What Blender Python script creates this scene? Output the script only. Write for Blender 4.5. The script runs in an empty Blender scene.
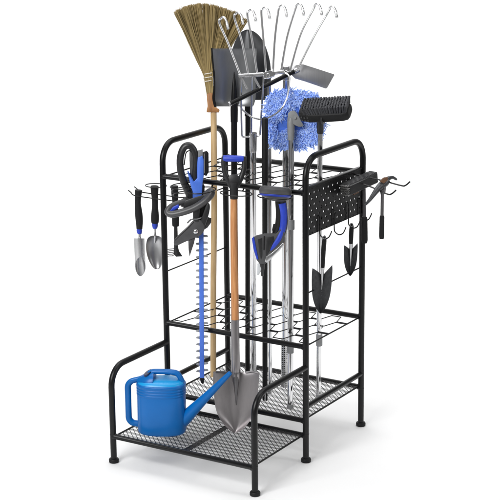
import bpy, bmesh, math, random
from mathutils import Vector, Matrix
random.seed(7)
R = random.Random(11)
col = bpy.context.scene.collection
sc = bpy.context.scene

# ---------------------------------------------------------------- camera (solved from the rack's corners)
CAM = Vector((2.53197, -3.69543, 1.85775))
YAW, PITCH, ROLL, FPX = -0.554203, 0.252770, 0.0102959, 1606.296
RT = Vector((math.cos(YAW), -math.sin(YAW), 0))          # horizontal right of the view
FH = Vector((math.sin(YAW), math.cos(YAW), 0))           # horizontal forward of the view
UPZ = Vector((0, 0, 1))
FW = FH * math.cos(PITCH) - UPZ * math.sin(PITCH)
UP = FH * math.sin(PITCH) + UPZ * math.cos(PITCH)
RR = RT * math.cos(ROLL) - UP * math.sin(ROLL)
UU = RT * math.sin(ROLL) + UP * math.cos(ROLL)

def ray(u, v):
    return FW + RR * ((u - 250) / FPX) + UU * ((250 - v) / FPX)
def meet(u, v, P, n):
    d = ray(u, v); P = Vector(P); n = Vector(n)
    return CAM + d * ((P - CAM).dot(n) / d.dot(n))
def atz(u, v, z): return meet(u, v, (0, 0, z), (0, 0, 1))
def aty(u, v, y): return meet(u, v, (0, y, 0), (0, 1, 0))
def atx(u, v, x): return meet(u, v, (x, 0, 0), (1, 0, 0))
MM = 0.00279                                             # one measured unit is about 2.8 mm at the rack

class Lean:
    """the upright plane a tool stands in: measured points become real ones at the tool's own distance"""
    def __init__(s, v0, P0, v1=None, P1=None):
        s.v0, s.P0 = v0, Vector(P0)
        s.v1 = v1 if v1 is not None else v0 + 1
        s.P1 = Vector(P1) if P1 is not None else Vector(P0)
    def __call__(s, u, v, off=0.0):
        t = (v - s.v0) / (s.v1 - s.v0)
        P = s.P0.lerp(s.P1, max(-0.6, min(1.6, t)))
        return meet(u, v, P - FH * off, FH)

# ---------------------------------------------------------------- mesh helpers
def crom(pts, n=6, closed=False):
    pts = [Vector(p) for p in pts]
    out = []; N = len(pts)
    rng = range(N) if closed else range(N - 1)
    for i in rng:
        if closed:
            a, b, c, d = pts[(i-1) % N], pts[i], pts[(i+1) % N], pts[(i+2) % N]
        else:
            a, b, c, d = pts[max(i-1, 0)], pts[i], pts[i+1], pts[min(i+2, N-1)]
        for k in range(n):
            t = k / n
            out.append(0.5 * ((2*b) + (c-a)*t + (2*a-5*b+4*c-d)*t*t + (3*b-a-3*c+d)*t**3))
    if not closed: out.append(pts[-1])
    return out
def fillet(pts, r, n=8):
    pts = [Vector(p) for p in pts]
    out = [pts[0]]
    for i in range(1, len(pts)-1):
        p = pts[i]; a = (pts[i-1]-p); b = (pts[i+1]-p)
        ra = min(r, a.length*0.49); rb = min(r, b.length*0.49); q = min(ra, rb)
        s, e = p + a.normalized()*q, p + b.normalized()*q
        for k in range(n+1):
            t = k/n
            # near-circular conic
            w = 0.75
            B0, B1, B2 = (1-t)**2, 2*t*(1-t)*w, t*t
            out.append((s*B0 + p*B1 + e*B2) / (B0+B1+B2))
    out.append(pts[-1])
    return out

class MB:
    def __init__(s): s.v, s.f = [], []
    def ring(s, pts):
        i = len(s.v); s.v += [Vector(p) for p in pts]; return list(range(i, i+len(pts)))
    def bridge(s, a, b, closed=True):
        n = len(a)
        for k in range(n if closed else n-1):
            j = (k+1) % n
            s.f.append((a[k], a[j], b[j], b[k]))
    def loft(s, rings, cap=True, loop=False):
        ids = [s.ring(r) for r in rings]
        for a, b in zip(ids, ids[1:]): s.bridge(a, b)
        if loop: s.bridge(ids[-1], ids[0])
        elif cap:
            s.f.append(tuple(ids[0])); s.f.append(tuple(reversed(ids[-1])))
        return s
    def tube(s, path, r, n=12, cap=True, closed=False, flat=1.0, up=None):
        path = [Vector(p) for p in path]
        q = [path[0]]
        for p in path[1:]:
            if (p-q[-1]).length > 1e-6: q.append(p)
        path = q; N = len(path)
        rad = (lambda i: r(i/(N-1))) if callable(r) else (lambda i: r)
        tans = []
        for i in range(N):
            if closed: t = path[(i+1) % N]-path[(i-1) % N]
            else: t = path[min(i+1, N-1)]-path[max(i-1, 0)]
            tans.append(t.normalized())
        t0 = tans[0]
        ref = Vector(up) if up is not None else (Vector((0, 0, 1)) if abs(t0.z) < .9 else Vector((1, 0, 0)))
        nrm = (ref - t0*ref.dot(t0)).normalized()
        rings = []
        for i in range(N):
            t = tans[i]
            nrm = (nrm - t*nrm.dot(t)).normalized()
            b = t.cross(nrm)
            k = rad(i)
            rings.append([path[i] + nrm*math.cos(2*math.pi*j/n)*k + b*math.sin(2*math.pi*j/n)*k*flat for j in range(n)])
        return s.loft(rings, cap=cap and not closed, loop=closed)
    def cyl(s, a, b, r, n=16, bev=0.0):
        a, b = Vector(a), Vector(b)
        if bev:
            d = (b-a).normalized()*bev
            return s.prof([(a, r-bev), (a+d, r), (b-d, r), (b, r-bev)], n)
        return s.tube([a, b], r, n)
    def prof(s, stations, n=20, sx=1.0):
        """round solid along a straight or gently bent axis: stations of (centre, radius)"""
        P = [Vector(p) for p, _ in stations]
        ax = (P[-1]-P[0]).normalized()
        ref = Vector((0, 0, 1)) if abs(ax.z) < .9 else RT.copy()
        e = (ref-ax*ref.dot(ax)).normalized(); b = ax.cross(e)
        return s.loft([[p + e*math.cos(2*math.pi*j/n)*r*sx + b*math.sin(2*math.pi*j/n)*r for j in range(n)] for p, (_, r) in zip(P, stations)])
    def box(s, c, ex, ey, ez, bev=0.0):
        """c centre, half vectors"""
        c, ex, ey, ez = Vector(c), Vector(ex), Vector(ey), Vector(ez)
        if not bev:
            p = [c+ex*i+ey*j+ez*k for k in (-1, 1) for i, j in ((-1, -1), (1, -1), (1, 1), (-1, 1))]
            return s.loft([p[:4], p[4:]])
        lx, ly, lz = ex.length, ey.length, ez.length
        def r(ix, z):
            kx, ky = (lx-ix)/lx, (ly-ix)/ly
            o = []
            for (sx, sy) in ((-1, -1), (1, -1), (1, 1), (-1, 1)):
                bx, by = bev/lx, bev/ly
                pa = [(sx*kx, sy*(ky-by)), (sx*(kx-bx), sy*ky)]
                if sx*sy > 0: pass
                else: pa.reverse()
                if (sx, sy) in ((-1, -1),): pa = [(sx*kx, sy*(ky-by)), (sx*(kx-bx), sy*ky)]
                if (sx, sy) == (1, -1): pa = [(sx*(kx-bx), sy*ky), (sx*kx, sy*(ky-by))]
                if (sx, sy) == (1, 1): pa = [(sx*kx, sy*(ky-by)), (sx*(kx-bx), sy*ky)]
                if (sx, sy) == (-1, 1): pa = [(sx*(kx-bx), sy*ky), (sx*kx, sy*(ky-by))]
                o += [c+ex*a+ey*b+ez*z for a, b in pa]
            return o
        bz = bev/lz
        return s.loft([r(bev, -1), r(0, -1+bz), r(0, 1-bz), r(bev, 1)])
    def slab(s, pts, q, o0, o1, bev=0.8, smooth=0, puff=None):
        """thick piece with a measured outline, standing in the plane q between offsets o0 (back) and o1 (front)"""
        P = [Vector((a, b, 0)) for a, b in pts]
        if smooth: P = crom(P, smooth, True)
        area = sum(P[i].x*P[(i+1) % len(P)].y-P[(i+1) % len(P)].x*P[i].y for i in range(len(P)))
        sg = 1 if area > 0 else -1
        N = len(P); inn = []
        for i in range(N):
            t = (P[(i+1) % N]-P[i-1]); t = t.normalized() if t.length > 1e-9 else Vector((1, 0, 0))
            inn.append(P[i]+Vector((-t.y, t.x, 0))*sg*bev)
        bm_ = bev*MM
        fr = lambda L, o: [q(p.x, p.y, o) for p in L]
        mid = [P[i].lerp(inn[i], .3) for i in range(N)]
        h = min(bm_, (o1-o0)*.5)
        return s.loft([fr(inn, o0), fr(mid, o0+h*.3), fr(P, o0+h), fr(P, o1-h), fr(mid, o1-h*.3), fr(inn, o1)])
    def blade(s, rows, q, off, th, ncol=14, sub=4, vs=None):
        """sheet with rows (v, uLeft, uRight) and a dish off(a, b) with a, b in -1..1 and 0..1"""
        L = crom([Vector((r[0], r[1], r[2])) for r in rows], sub)
        M = len(L)-1
        def grid(dz):
            g = []
            for i, r in enumerate(L):
                g.append([q(r.y+(r.z-r.y)*k/ncol, r.x+(vs(2*k/ncol-1, i/M) if vs else 0), off(2*k/ncol-1, i/M)+dz) for k in range(ncol+1)])
            return g
        rings = []
        A, B = grid(0), grid(-th)
        for i in range(M+1): rings.append(A[i]+list(reversed(B[i])))
        return s.loft(rings)
    def build(s, name, mat, parent=None, smooth=40):
        root = parent
        while root is not None and root.parent is not None: root = root.parent
        o0 = root.location if root is not None else Vector((0, 0, 0))
        me = bpy.data.meshes.new(name)
        me.from_pydata([v-o0 for v in s.v], [], s.f)
        bm = bmesh.new(); bm.from_mesh(me)
        bmesh.ops.recalc_face_normals(bm, faces=bm.faces)
        bm.to_mesh(me); bm.free()
        if smooth:
            me.shade_smooth(); me.set_sharp_from_angle(angle=math.radians(smooth))
        me.materials.append(mat)
        o = bpy.data.objects.new(name, me); col.objects.link(o)
        if parent is not None: o.parent = parent
        return o

def thing(name, label, cat, loc, group=None):
    o = bpy.data.objects.new(name, None); col.objects.link(o)
    o.empty_display_size = .05
    o.location = loc; o['label'] = label; o['category'] = cat
    if group: o['group'] = group
    return o

# ---------------------------------------------------------------- materials
def mat(name, base, rough=.5, metal=0.0, noise=0.0, scale=40, bump=0.0, bscale=200, stretch=(1, 1, 1), spec=.5, base2=None, island=0.0, coat=0.0, rvar=0.0):
    m = bpy.data.materials.new(name); m.use_nodes = True
    nt = m.node_tree; p = nt.nodes['Principled BSDF']
    p.inputs['Roughness'].default_value = rough; p.inputs['Metallic'].default_value = metal
    p.inputs['Specular IOR Level'].default_value = spec
    p.inputs['Coat Weight'].default_value = coat
    base = (*base, 1); b2 = (*(base2 or [c*(1-noise) for c in base[:3]]), 1)
    p.inputs['Base Color'].default_value = base
    tc = nt.nodes.new('ShaderNodeTexCoord'); mp = nt.nodes.new('ShaderNodeMapping')
    mp.inputs['Scale'].default_value = stretch
    nt.links.new(tc.outputs['Object'], mp.inputs['Vector'])
    fac = None
    if noise or base2:
        n = nt.nodes.new('ShaderNodeTexNoise'); n.inputs['Scale'].default_value = scale; n.inputs['Detail'].default_value = 6
        nt.links.new(mp.outputs[0], n.inputs['Vector'])
        rp = nt.nodes.new('ShaderNodeMapRange'); rp.inputs[1].default_value = .32; rp.inputs[2].default_value = .68
        nt.links.new(n.outputs['Fac'], rp.inputs[0]); fac = rp.outputs[0]
        if island:
            g = nt.nodes.new('ShaderNodeNewGeometry'); mx = nt.nodes.new('ShaderNodeMix'); mx.data_type = 'FLOAT'
            mx.inputs[0].default_value = island
            nt.links.new(fac, mx.inputs[2]); nt.links.new(g.outputs['Random Per Island'], mx.inputs[3]); fac = mx.outputs[0]
        c = nt.nodes.new('ShaderNodeMix'); c.data_type = 'RGBA'
        c.inputs[6].default_value = base; c.inputs[7].default_value = b2
        nt.links.new(fac, c.inputs[0]); nt.links.new(c.outputs[2], p.inputs['Base Color'])
        if rvar:
            mr = nt.nodes.new('ShaderNodeMapRange'); mr.inputs[3].default_value = rough-rvar; mr.inputs[4].default_value = rough+rvar
            nt.links.new(n.outputs['Fac'], mr.inputs[0]); nt.links.new(mr.outputs[0], p.inputs['Roughness'])
    if bump:
        n2 = nt.nodes.new('ShaderNodeTexNoise'); n2.inputs['Scale'].default_value = bscale; n2.inputs['Detail'].default_value = 3
        nt.links.new(mp.outputs[0], n2.inputs['Vector'])
        b = nt.nodes.new('ShaderNodeBump'); b.inputs['Strength'].default_value = bump; b.inputs['Distance'].default_value = .001
        nt.links.new(n2.outputs['Fac'], b.inputs['Height']); nt.links.new(b.outputs[0], p.inputs['Normal'])
    return m

M = dict(
    black=mat('black powder coat', (.0055, .0055, .006), .33, spec=.32, noise=.35, scale=60, bump=.12, bscale=900, rvar=.08),
    wire=mat('black wire', (.006, .006, .0065), .38, spec=.32, noise=.3, scale=80),
    mesh=mat('black expanded steel', (.014, .014, .015), .42, spec=.4, noise=.3, scale=90),
    rubber=mat('black rubber', (.006, .006, .0066), .55, spec=.3, noise=.3, scale=120, bump=.2, bscale=700),
    foam=mat('black foam grip', (.006, .006, .007), .85, noise=.3, scale=200, bump=.5, bscale=900),
    plastic=mat('charcoal plastic', (.018, .018, .019), .38, noise=.25, scale=60, bump=.15, bscale=800),
    grey=mat('dark grey plastic', (.072, .072, .075), .36, noise=.2, scale=50, bump=.1, bscale=800),
    midgrey=mat('grey joint plastic', (.23, .235, .24), .4, noise=.15, scale=60),
    chrome=mat('chrome', (.80, .80, .81), .10, 1.0, noise=.06, scale=30, rvar=.05),
    satin=mat('satin steel', (.62, .62, .63), .26, 1.0, noise=.12, scale=120, stretch=(1, 1, .1), rvar=.08),
    steel=mat('brushed blade steel', (.46, .46, .47), .38, .85, noise=.18, scale=160, stretch=(1, 1, .06), bump=.05, bscale=300, rvar=.08),
    dsteel=mat('dark forged steel', (.15, .145, .15), .38, .8, noise=.22, scale=90, stretch=(1, 1, .15), bump=.06, bscale=300, rvar=.08),
    spade=mat('grey spade steel', (.36, .34, .345), .33, .9, noise=.2, scale=60, stretch=(1, 1, .2), bump=.05, bscale=300, rvar=.08),
    coal=mat('charcoal painted steel', (.24, .245, .25), .38, .78, noise=.13, scale=70, stretch=(1, 1, .12), rvar=.08),
    trowel=mat('black coated trowel', (.080, .082, .087), .36, .6, noise=.3, scale=120, bump=.15, bscale=500, rvar=.1),
    pine=mat('pale pine', (.66, .47, .25), .5, base2=(.50, .33, .15), scale=22, stretch=(6, 6, .35), bump=.08, bscale=90),
    beech=mat('warm beech', (.62, .30, .12), .42, base2=(.43, .17, .055), scale=26, stretch=(7, 7, .3), bump=.08, bscale=90),
    ferrule=mat('orange wood block', (.45, .22, .08), .55, base2=(.28, .12, .04), scale=30, stretch=(4, 4, .5)),
    straw=mat('straw', (.46, .345, .15), .6, base2=(.19, .135, .05), scale=60, stretch=(3, 3, .4), island=.75),
    twine=mat('cream twine', (.78, .74, .64), .8, noise=.2, scale=400, bump=.4, bscale=900),
    blue=mat('blue plastic', (.075, .19, .72), .40, noise=.12, scale=50, bump=.08, bscale=700),
    royal=mat('royal blue grip', (.020, .055, .50), .42, noise=.15, scale=60, bump=.1, bscale=700),
    tooth=mat('dull cutter steel', (.36, .37, .385), .5, .4, noise=.2, scale=200),
    tine=mat('bright plated wire', (.86, .86, .87), .24, 1.0, noise=.03, scale=30),
    scoop=mat('polished scoop steel', (.50, .50, .51), .30, 1.0, noise=.08, scale=60, rvar=.05),
    coaldark=mat('black painted steel', (.085, .087, .09), .40, .5, noise=.2, scale=70, stretch=(1, 1, .2)),
    navy=mat('navy opening shade', (.002, .014, .07), .4, noise=.1),
    can=mat('azure blue polyethylene', (.0008, .128, .43), .32, spec=.35, noise=.10, scale=14, bump=.10, bscale=260, rvar=.05),
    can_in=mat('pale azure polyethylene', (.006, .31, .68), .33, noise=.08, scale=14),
    chenille=mat('blue chenille', (.56, .70, .99), .85, base2=(.13, .29, .86), scale=60, island=.8),
    pad=mat('blue mop cloth', (.085, .21, .80), .8, noise=.25, scale=120, bump=.4, bscale=500),
    bristle=mat('charcoal bristle', (.060, .062, .074), .5, base2=(.014, .014, .017), scale=60, island=.7),
    wirebr=mat('steel wire bristle', (.5, .49, .48), .45, .6, base2=(.10, .10, .10), scale=60, island=.8),
    orange=mat('brown wood wedge', (.15, .070, .03), .55, noise=.3, scale=80),
    clear=mat('pale clear plastic', (.62, .64, .66), .2, noise=.1, scale=30),
    paper=mat('white paper', (.90, .90, .90), .9, noise=.012, scale=2.0, spec=.1),
)
def perforated():
    m = bpy.data.materials.new('perforated alloy sleeve'); m.use_nodes = True
    nt = m.node_tree; p = nt.nodes['Principled BSDF']; p.inputs['Metallic'].default_value = .9; p.inputs['Roughness'].default_value = .3
    tc = nt.nodes.new('ShaderNodeTexCoord'); vo = nt.nodes.new('ShaderNodeTexVoronoi'); vo.inputs['Scale'].default_value = 150; vo.inputs['Randomness'].default_value = .2
    nt.links.new(tc.outputs['Object'], vo.inputs['Vector'])
    r = nt.nodes.new('ShaderNodeValToRGB'); r.color_ramp.elements[0].position = .36; r.color_ramp.elements[1].position = .42
    r.color_ramp.elements[0].color = (.04, .04, .04, 1); r.color_ramp.elements[1].color = (.74, .74, .75, 1)
    nt.links.new(vo.outputs['Distance'], r.inputs[0]); nt.links.new(r.outputs[0], p.inputs['Base Color'])
    return m
M['perf'] = perforated()

# ---------------------------------------------------------------- the paper sweep everything stands on
def sweep():
    m = MB(); prof = []
    O = Vector((CAM.x, CAM.y, 0))
    for s_ in (3.55, 4.4, 5.4, 6.4): prof.append((s_, 0.0))
    rad, s1 = 1.6, 7.2
    for k in range(17):
        a = math.pi/2*k/16
        prof.append((s1+rad*math.sin(a), rad*(1-math.cos(a))))
    prof.append((s1+rad, 4.2))
    ids = [m.ring([O+FH*s_+RT*l+UPZ*z for l in (-2.9, -1, 1, 2.9)]) for s_, z in prof]
    for a, b in zip(ids, ids[1:]): m.bridge(a, b, False)
    o = m.build('floor', M['paper'], None, 60)
    o['kind'] = 'structure'
sweep()

# ================================================================ THE RACK
W2, Y0, Y1, Y2 = .25351, 0.0, .29842, .65709
ZL, ZM, ZS, Z2, ZI, Z3, ZJ, ZT = .0848, .1324, .178, .368, .534, .840, .3042, .944
RP, RB = .0096, .0082
rack = thing('garden_tool_rack', 'black tubular steel rack with mesh trays, wire shelves and perforated panel holding all the tools', 'tool rack', (0, .33, 0))

def inside(p0, d, x0, x1, y0, y1):
    t0, t1 = -9, 9
    for a, b, lo, hi in ((p0[0], d[0], x0, x1), (p0[1], d[1], y0, y1)):
        if abs(b) < 1e-9:
            if a < lo or a > hi: return None
            continue
        q0, q1 = (lo-a)/b, (hi-a)/b
        if q0 > q1: q0, q1 = q1, q0
        t0, t1 = max(t0, q0), min(t1, q1)
    return (t0, t1) if t1-t0 > .002 else None

for sx in (-1, 1):
    m = MB()
    m.tube(fillet([(sx*W2, Y1, .012), (sx*W2, Y1, ZT), (sx*W2, Y2, ZT), (sx*W2, Y2, .012)], .062, 10), RP, 16)
    m.build('side_frame', M['black'], rack)
    m = MB()
    m.tube(fillet([(sx*W2, Y0, .012), (sx*W2, Y0, ZJ), (sx*W2, Y1-.002, ZJ)], .062, 10), RP, 16)
    m.build('front_leg', M['black'], rack)
    m = MB(); m.cyl((sx*W2, Y1, ZS), (sx*W2, Y2, ZS), RB, 14); m.build('side_rail', M['black'], rack)
    m = MB(); m.cyl((sx*W2, Y1, ZI), (sx*W2, Y2, ZI), .0022, 8); m.build('tie_rod', M['wire'], rack)
    for y, zc in ((Y0, ZL+.006), (Y1, ZL+.006), (Y2, ZM-.004)):
        m = MB(); m.cyl((sx*W2, y, zc-.0015), (sx*W2, y, zc+.0015), RP+.0005, 20, .0004); m.build('joint_collar', M['black'], rack)
        m = MB(); c = Vector((sx*W2, y, 0))
        m.prof([(c, .0135), (c+UPZ*.002, .0155), (c+UPZ*.009, .0158), (c+UPZ*.0125, .0140), (c+UPZ*.014, .0100)], 24)
        m.build('foot', M['rubber'], rack)
def rail(y, z, r=RB):
    m = MB()
    st = []
    for x, k in ((-W2, 1.22), (-W2+.0105, 1.22), (-W2+.0125, 1.10), (-W2+.014, 1), (W2-.014, 1), (W2-.0125, 1.10), (W2-.0105, 1.22), (W2, 1.22)): st.append(((x, y, z), r*k))
    m.prof(st, 16); return m.build('rail', M['black'], rack)
for y, z in ((Y0, ZL), (Y1, ZL), (Y1, ZM), (Y2, ZM), (Y1, Z2), (Y2, Z2), (Y1, Z3), (Y2, Z3)): rail(y, z)

def mesh_tray(y0, y1, z, mid):
    """expanded metal: two crossing sets of slanted strands, with edge wires and a middle bar"""
    m = MB(); x0, x1 = -W2+.008, W2-.008
    lw, sw = .0165, .0165; w, h = .0010, .00040
    for sg in (-1, 1):
        d = Vector((lw, sg*sw, 0)).normalized(); nn = Vector((-d.y, d.x, 0))
        k = -200
        while k < 200:
            p0 = (x0+k*lw, y0)
            iv = inside(p0, d, x0, x1, y0, y1)
            if iv:
                a = Vector((p0[0], p0[1], z+sg*.0003))+d*iv[0]; b = Vector((p0[0], p0[1], z+sg*.0003))+d*iv[1]
                m.box((a+b)/2, d*((b-a).length/2), nn*w, UPZ*h)
            k += 1
    o = m.build('mesh_tray', M['mesh'], rack, 0)
    for x in (x0, x1):
        e = MB(); e.cyl((x, y0-.006, z-.001), (x, y1+.006, z-.001), .0030, 8)
        e.build('edge_wire', M['wire'], o)
    if mid:
        e = MB(); e.box((0, (y0+y1)/2, z-.006), (.004, 0, 0), (0, (y1-y0)/2+.006, 0), (0, 0, .005)); e.build('support_bar', M['black'], o)
    return o
mesh_tray(Y0+.006, Y1-.006, ZL+.003, True)
mesh_tray(Y1+.006, Y2-.006, ZM+.003, True)

def wire_shelf(z):
    m = MB(); x0, x1 = -W2+.004, W2-.004; r = .0017
    n = 6; dy = (Y2-Y1)/n; per = .092; amp = dy*.43
    for i in range(1, n):
        y = Y1+dy*i; sg = 1 if i % 2 else -1; pts = []; x = x0; k = 0
        seq = [(0, -1), (.36, -1), (.5, 1), (.86, 1)]
        while x < x1-.001:
            for f, s in seq:
                X = x0+(k+f)*per
                if X > x1: break
                pts.append((X, y+sg*s*amp, z))
            k += 1; x = x0+k*per
        pts.append((x1, pts[-1][1], z))
        m.tube(pts, r, 6)
    o = m.build('wire_shelf', M['wire'], rack)
    for x in (x0, x1):
        e = MB(); e.cyl((x, Y1, z), (x, Y2, z), .0024, 8)
        e.build('edge_wire', M['wire'], o)
    return o
wire_shelf(Z2); wire_shelf(Z3)

def pegboard():
    m = MB()
    ya, yb, za, zb = Y1+.0085, Y2-.0085, .712, .852
    ny, nz = 12, 4; cy, cz = (yb-ya)/ny, (zb-za)/nz
    t = .0015; X = W2
    for i in range(ny):
        for j in range(nz):
            c = Vector((X, ya+cy*(i+.5), za+cz*(j+.5)))
            big = not (i % 3 == 2 and j % 2 == 0)
            r = .0043 if big else .0028
            N = 16
            fr, bk = [], []
            for side, L in ((t, fr), (-t, bk)):
                outer, inner = [], []
                for k in range(N):
                    a = 2*math.pi*(k+.5)/N
                    ca, sa = math.cos(a), math.sin(a)
                    q = max(abs(ca), abs(sa))
                    sqx, sqz = ca/q*cy/2, sa/q*cz/2
                    outer.append(c+Vector((side, sqx, sqz))); inner.append(c+Vector((side, ca*r, sa*r)))
                L += [m.ring(outer), m.ring(inner)]
            m.bridge(fr[0], fr[1]); m.bridge(bk[1], bk[0]); m.bridge(fr[1], bk[1])
    o = m.build('pegboard', M['black'], rack, 25)
    e = MB()
    e.box((X-.004, (ya+yb)/2, zb+.0015), (.0075, 0, 0), (0, (yb-ya)/2, 0), (0, 0, .0035), .001)
    e.build('flange', M['black'], o); e = MB()
    e.box((X-.004, (ya+yb)/2, za-.0015), (.0055, 0, 0), (0, (yb-ya)/2, 0), (0, 0, .0020), .0008)
    e.build('flange', M['black'], o)
    return o
peg = pegboard()

# small J hooks on the panel
JH = []
for (u, vt, vb) in ((318.6, 216.5, 236), (333, 210, 232), (347.3, 203.5, 225.5), (359, 199, 218)):
    a = atx(u, vt, W2+.0015); b = atx(u, vb, W2+.006)
    zb = b.z; y = a.y
    m = MB()
    x = W2+.006
    pts = [(W2-.012, y, a.z+.002), (W2+.001, y, a.z+.002), (x, y, a.z-.003), (x, y, zb+.010), (x+.004, y, zb-.002), (x+.016, y, zb-.008), (x+.029, y, zb-.003), (x+.036, y, zb+.008), (x+.040, y, zb+.018)]
    m.tube(crom(pts, 5), .0019, 8)
    m.build('hook', M['wire'], peg); JH.append(Vector((x+.016, y, zb-.008)))
# long twin prong hooks on the panel
PY0, PY1 = .567, .600
def prong(y, z0, x1, z1):
    m = MB()
    m.tube(crom([(W2-.010, y, z0), (W2+.01, y, z0), ((W2+x1)/2, y, (z0+z1)/2-.002), (x1-.030, y, z1-.004), (x1-.015, y, z1-.002), (x1, y, z1+.011)], 5), .0024, 8)
    return m
tipA, tipB = aty(410, 182, PY1), aty(396, 190.5, PY0)
prong(PY1, tipA.z+.004, tipA.x, tipA.z-.010).build('prong', M['wire'], peg)
prong(PY0, tipB.z+.016, tipB.x, tipB.z-.010).build('prong', M['wire'], peg)

# wire tool rings along the front of the top shelf and prongs on the left side
def tool_ring(x, z, hw, dp):
    m = MB(); pts = []
    for k in range(25):
        a = 2*math.pi*k/24
        pts.append((x+hw*math.sin(a-math.pi), Y1-.010-dp*.5-dp*.5*math.cos(a-math.pi), z))
    m.tube(pts[:-1], .0018, 8, closed=True); m.tube(crom([(x, Y1-.010, z), (x, Y1-.004, z+.003), (x, Y1, z+.012)], 3), .0022, 8)
    return m.build('tool_ring', M['wire'], rack)
for u, v, hw, dp in ((237, 193, .052, .070), (276, 196, .054, .075), (206, 189, .036, .105)):
    p = aty(u, v, Y1-.04); tool_ring(p.x, p.z, hw, dp)
LY0, LY1 = .405, .440
pf = aty(145, 197.3, LY0); pb = aty(150, 193.5, LY1)
for y, z, u, v in ((LY0, pf.z, 134, 196), (LY1, pb.z, 140, 191.5)):
    e = aty(u, v, y); m = MB()
    m.tube(crom([(-W2+.002, y, z), (e.x+.05, y, z), (e.x, y, z+.002), (e.x-.012, y, z+.010), (e.x-.022, y, z+.016)], 5), .0019, 8)
    m.build('prong', M['wire'], rack)
m = MB(); m.cyl((-W2, Y1, pf.z), (-W2, Y2, pf.z), .0022, 8); m.build('tie_rod', M['wire'], rack)
# wire loops on the left side, stacked like a loose spring
for k, (u, v, a, b) in enumerate(((150, 185.5, .036, .030), (178, 186, .040, .050), (179, 190, .038, .050), (180, 194, .036, .050), (188, 182, .040, .045))):
    c = aty(u+6, v, .43 if k == 0 else .38); m = MB()
    m.tube([c+Vector((a*math.cos(t*.2618), b*math.sin(t*.2618), 0)) for t in range(24)], .0017, 6, closed=True)
    m.build('tool_ring', M['wire'], rack)

# ================================================================ LONG TOOLS STANDING IN THE RACK
ZT_ = ZM+.0045
def axis(ub, vb, yb, ut, vt, yt):
    """a tool's foot on the mid tray and its top, leaning from one to the other"""
    B = atz(ub, vb, ZT_) if yb is None else None
    if B is None:
        lo, hi = 300.0, 460.0
        for _ in range(60):
            md = (lo+hi)/2
            if atz(ub, md, ZT_).y > yb: lo = md
            else: hi = md
        B = atz(ub, lo, ZT_); vb = lo
    T = aty(ut, vt, yt)
    return B, T, Lean(vt, T, vb, B)
def pole(m, B, T, z0, z1, r, n=16, bev=.001):
    f = lambda z: B.lerp(T, (z-B.z)/(T.z-B.z))
    m.cyl(f(z0), f(z1), r, n, bev)
    return f

# --- straw broom
B, T, q = axis(213.3, 377, None, 212.8, 105, .545)
t = thing('broom', 'straw fan broom upside down with cream twine binding and pale wooden handle', 'broom', B)
m = MB(); m.tube([B+UPZ*.001, q(213.3, 300), q(214.2, 200), q(213.6, 107)], .0098, 16); m.build('handle', M['pine'], t)
m = MB()
m.slab([(207, 94), (213.6, 94), (214.6, 106), (219.3, 109), (218.6, 112.6), (213, 112), (206.6, 112.3), (207.6, 106)], q, -.016, .016, 1.2, 2)
m.build('ferrule', M['ferrule'], t)
m = MB()
arc = crom([(175, 12, 0), (182, 8.5, 0), (190, 6, 0), (199, 4.5, 0), (209, 5, 0), (220, 7.5, 0), (232, 11.5, 0), (240, 15.5, 0), (246.5, 21, 0)], 12)
def arcp(s):
    x = max(0, min(.9999, s))*(len(arc)-1); i = int(x); return arc[i].lerp(arc[i+1], x-i)
for i in range(2500):
    s = R.random(); d = R.gauss(0, .5); d = max(-1, min(1, d))
    s += .012*math.sin(s*60)
    tip = arcp(s)
    # broom corn is laid in flat bundles, a shallow fold between them
    fold = .004*math.sin(s*34+1.5)
    end = R.choice((0, 0, 0, 1)) * R.uniform(0, 7)
    k = 1-end/100
    n0 = Vector((207.3+6.2*s, 97, 0)); n1 = Vector((203.8+8.8*s, 76, 0))
    tipj = n1+(tip-n1)*k+Vector((R.gauss(0, .7), R.gauss(0, .8), 0))
    w = R.gauss(0, .7)
    pts = []
    for a in (0, .25, .5, .75, 1):
        p = n1.lerp(tipj, a); p.x += w*math.sin(a*math.pi)+(1.6*math.sin(a*math.pi)*(.5-s))
        pts.append(q(p.x, p.y, d*(.008+.010*a)+fold*a*2))
    pts = [q(n0.x, n0.y, d*.010)]+pts
    r0 = R.uniform(.0006, .0011)
    m.tube(pts, lambda a, r0=r0: r0*(1.0-.25*a), 4)
m.build('straw_head', M['straw'], t, 0)
m = MB()
for v, sk in ((73.5, -1.6), (77.3, -1.6), (81, -1.5)):
    cu = 208.2 + (v-76)*-.02; hw = 4.9-(v-73)*.08
    pts = []
    for k in range(28):
        a = 2*math.pi*k/28
        pts.append(q(cu+hw*math.cos(a), v+sk*.5*math.cos(a), .0125*math.sin(a)))
    m.tube(pts, .0016, 6, closed=True)
m.build('binding', M['twine'], t)

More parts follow.
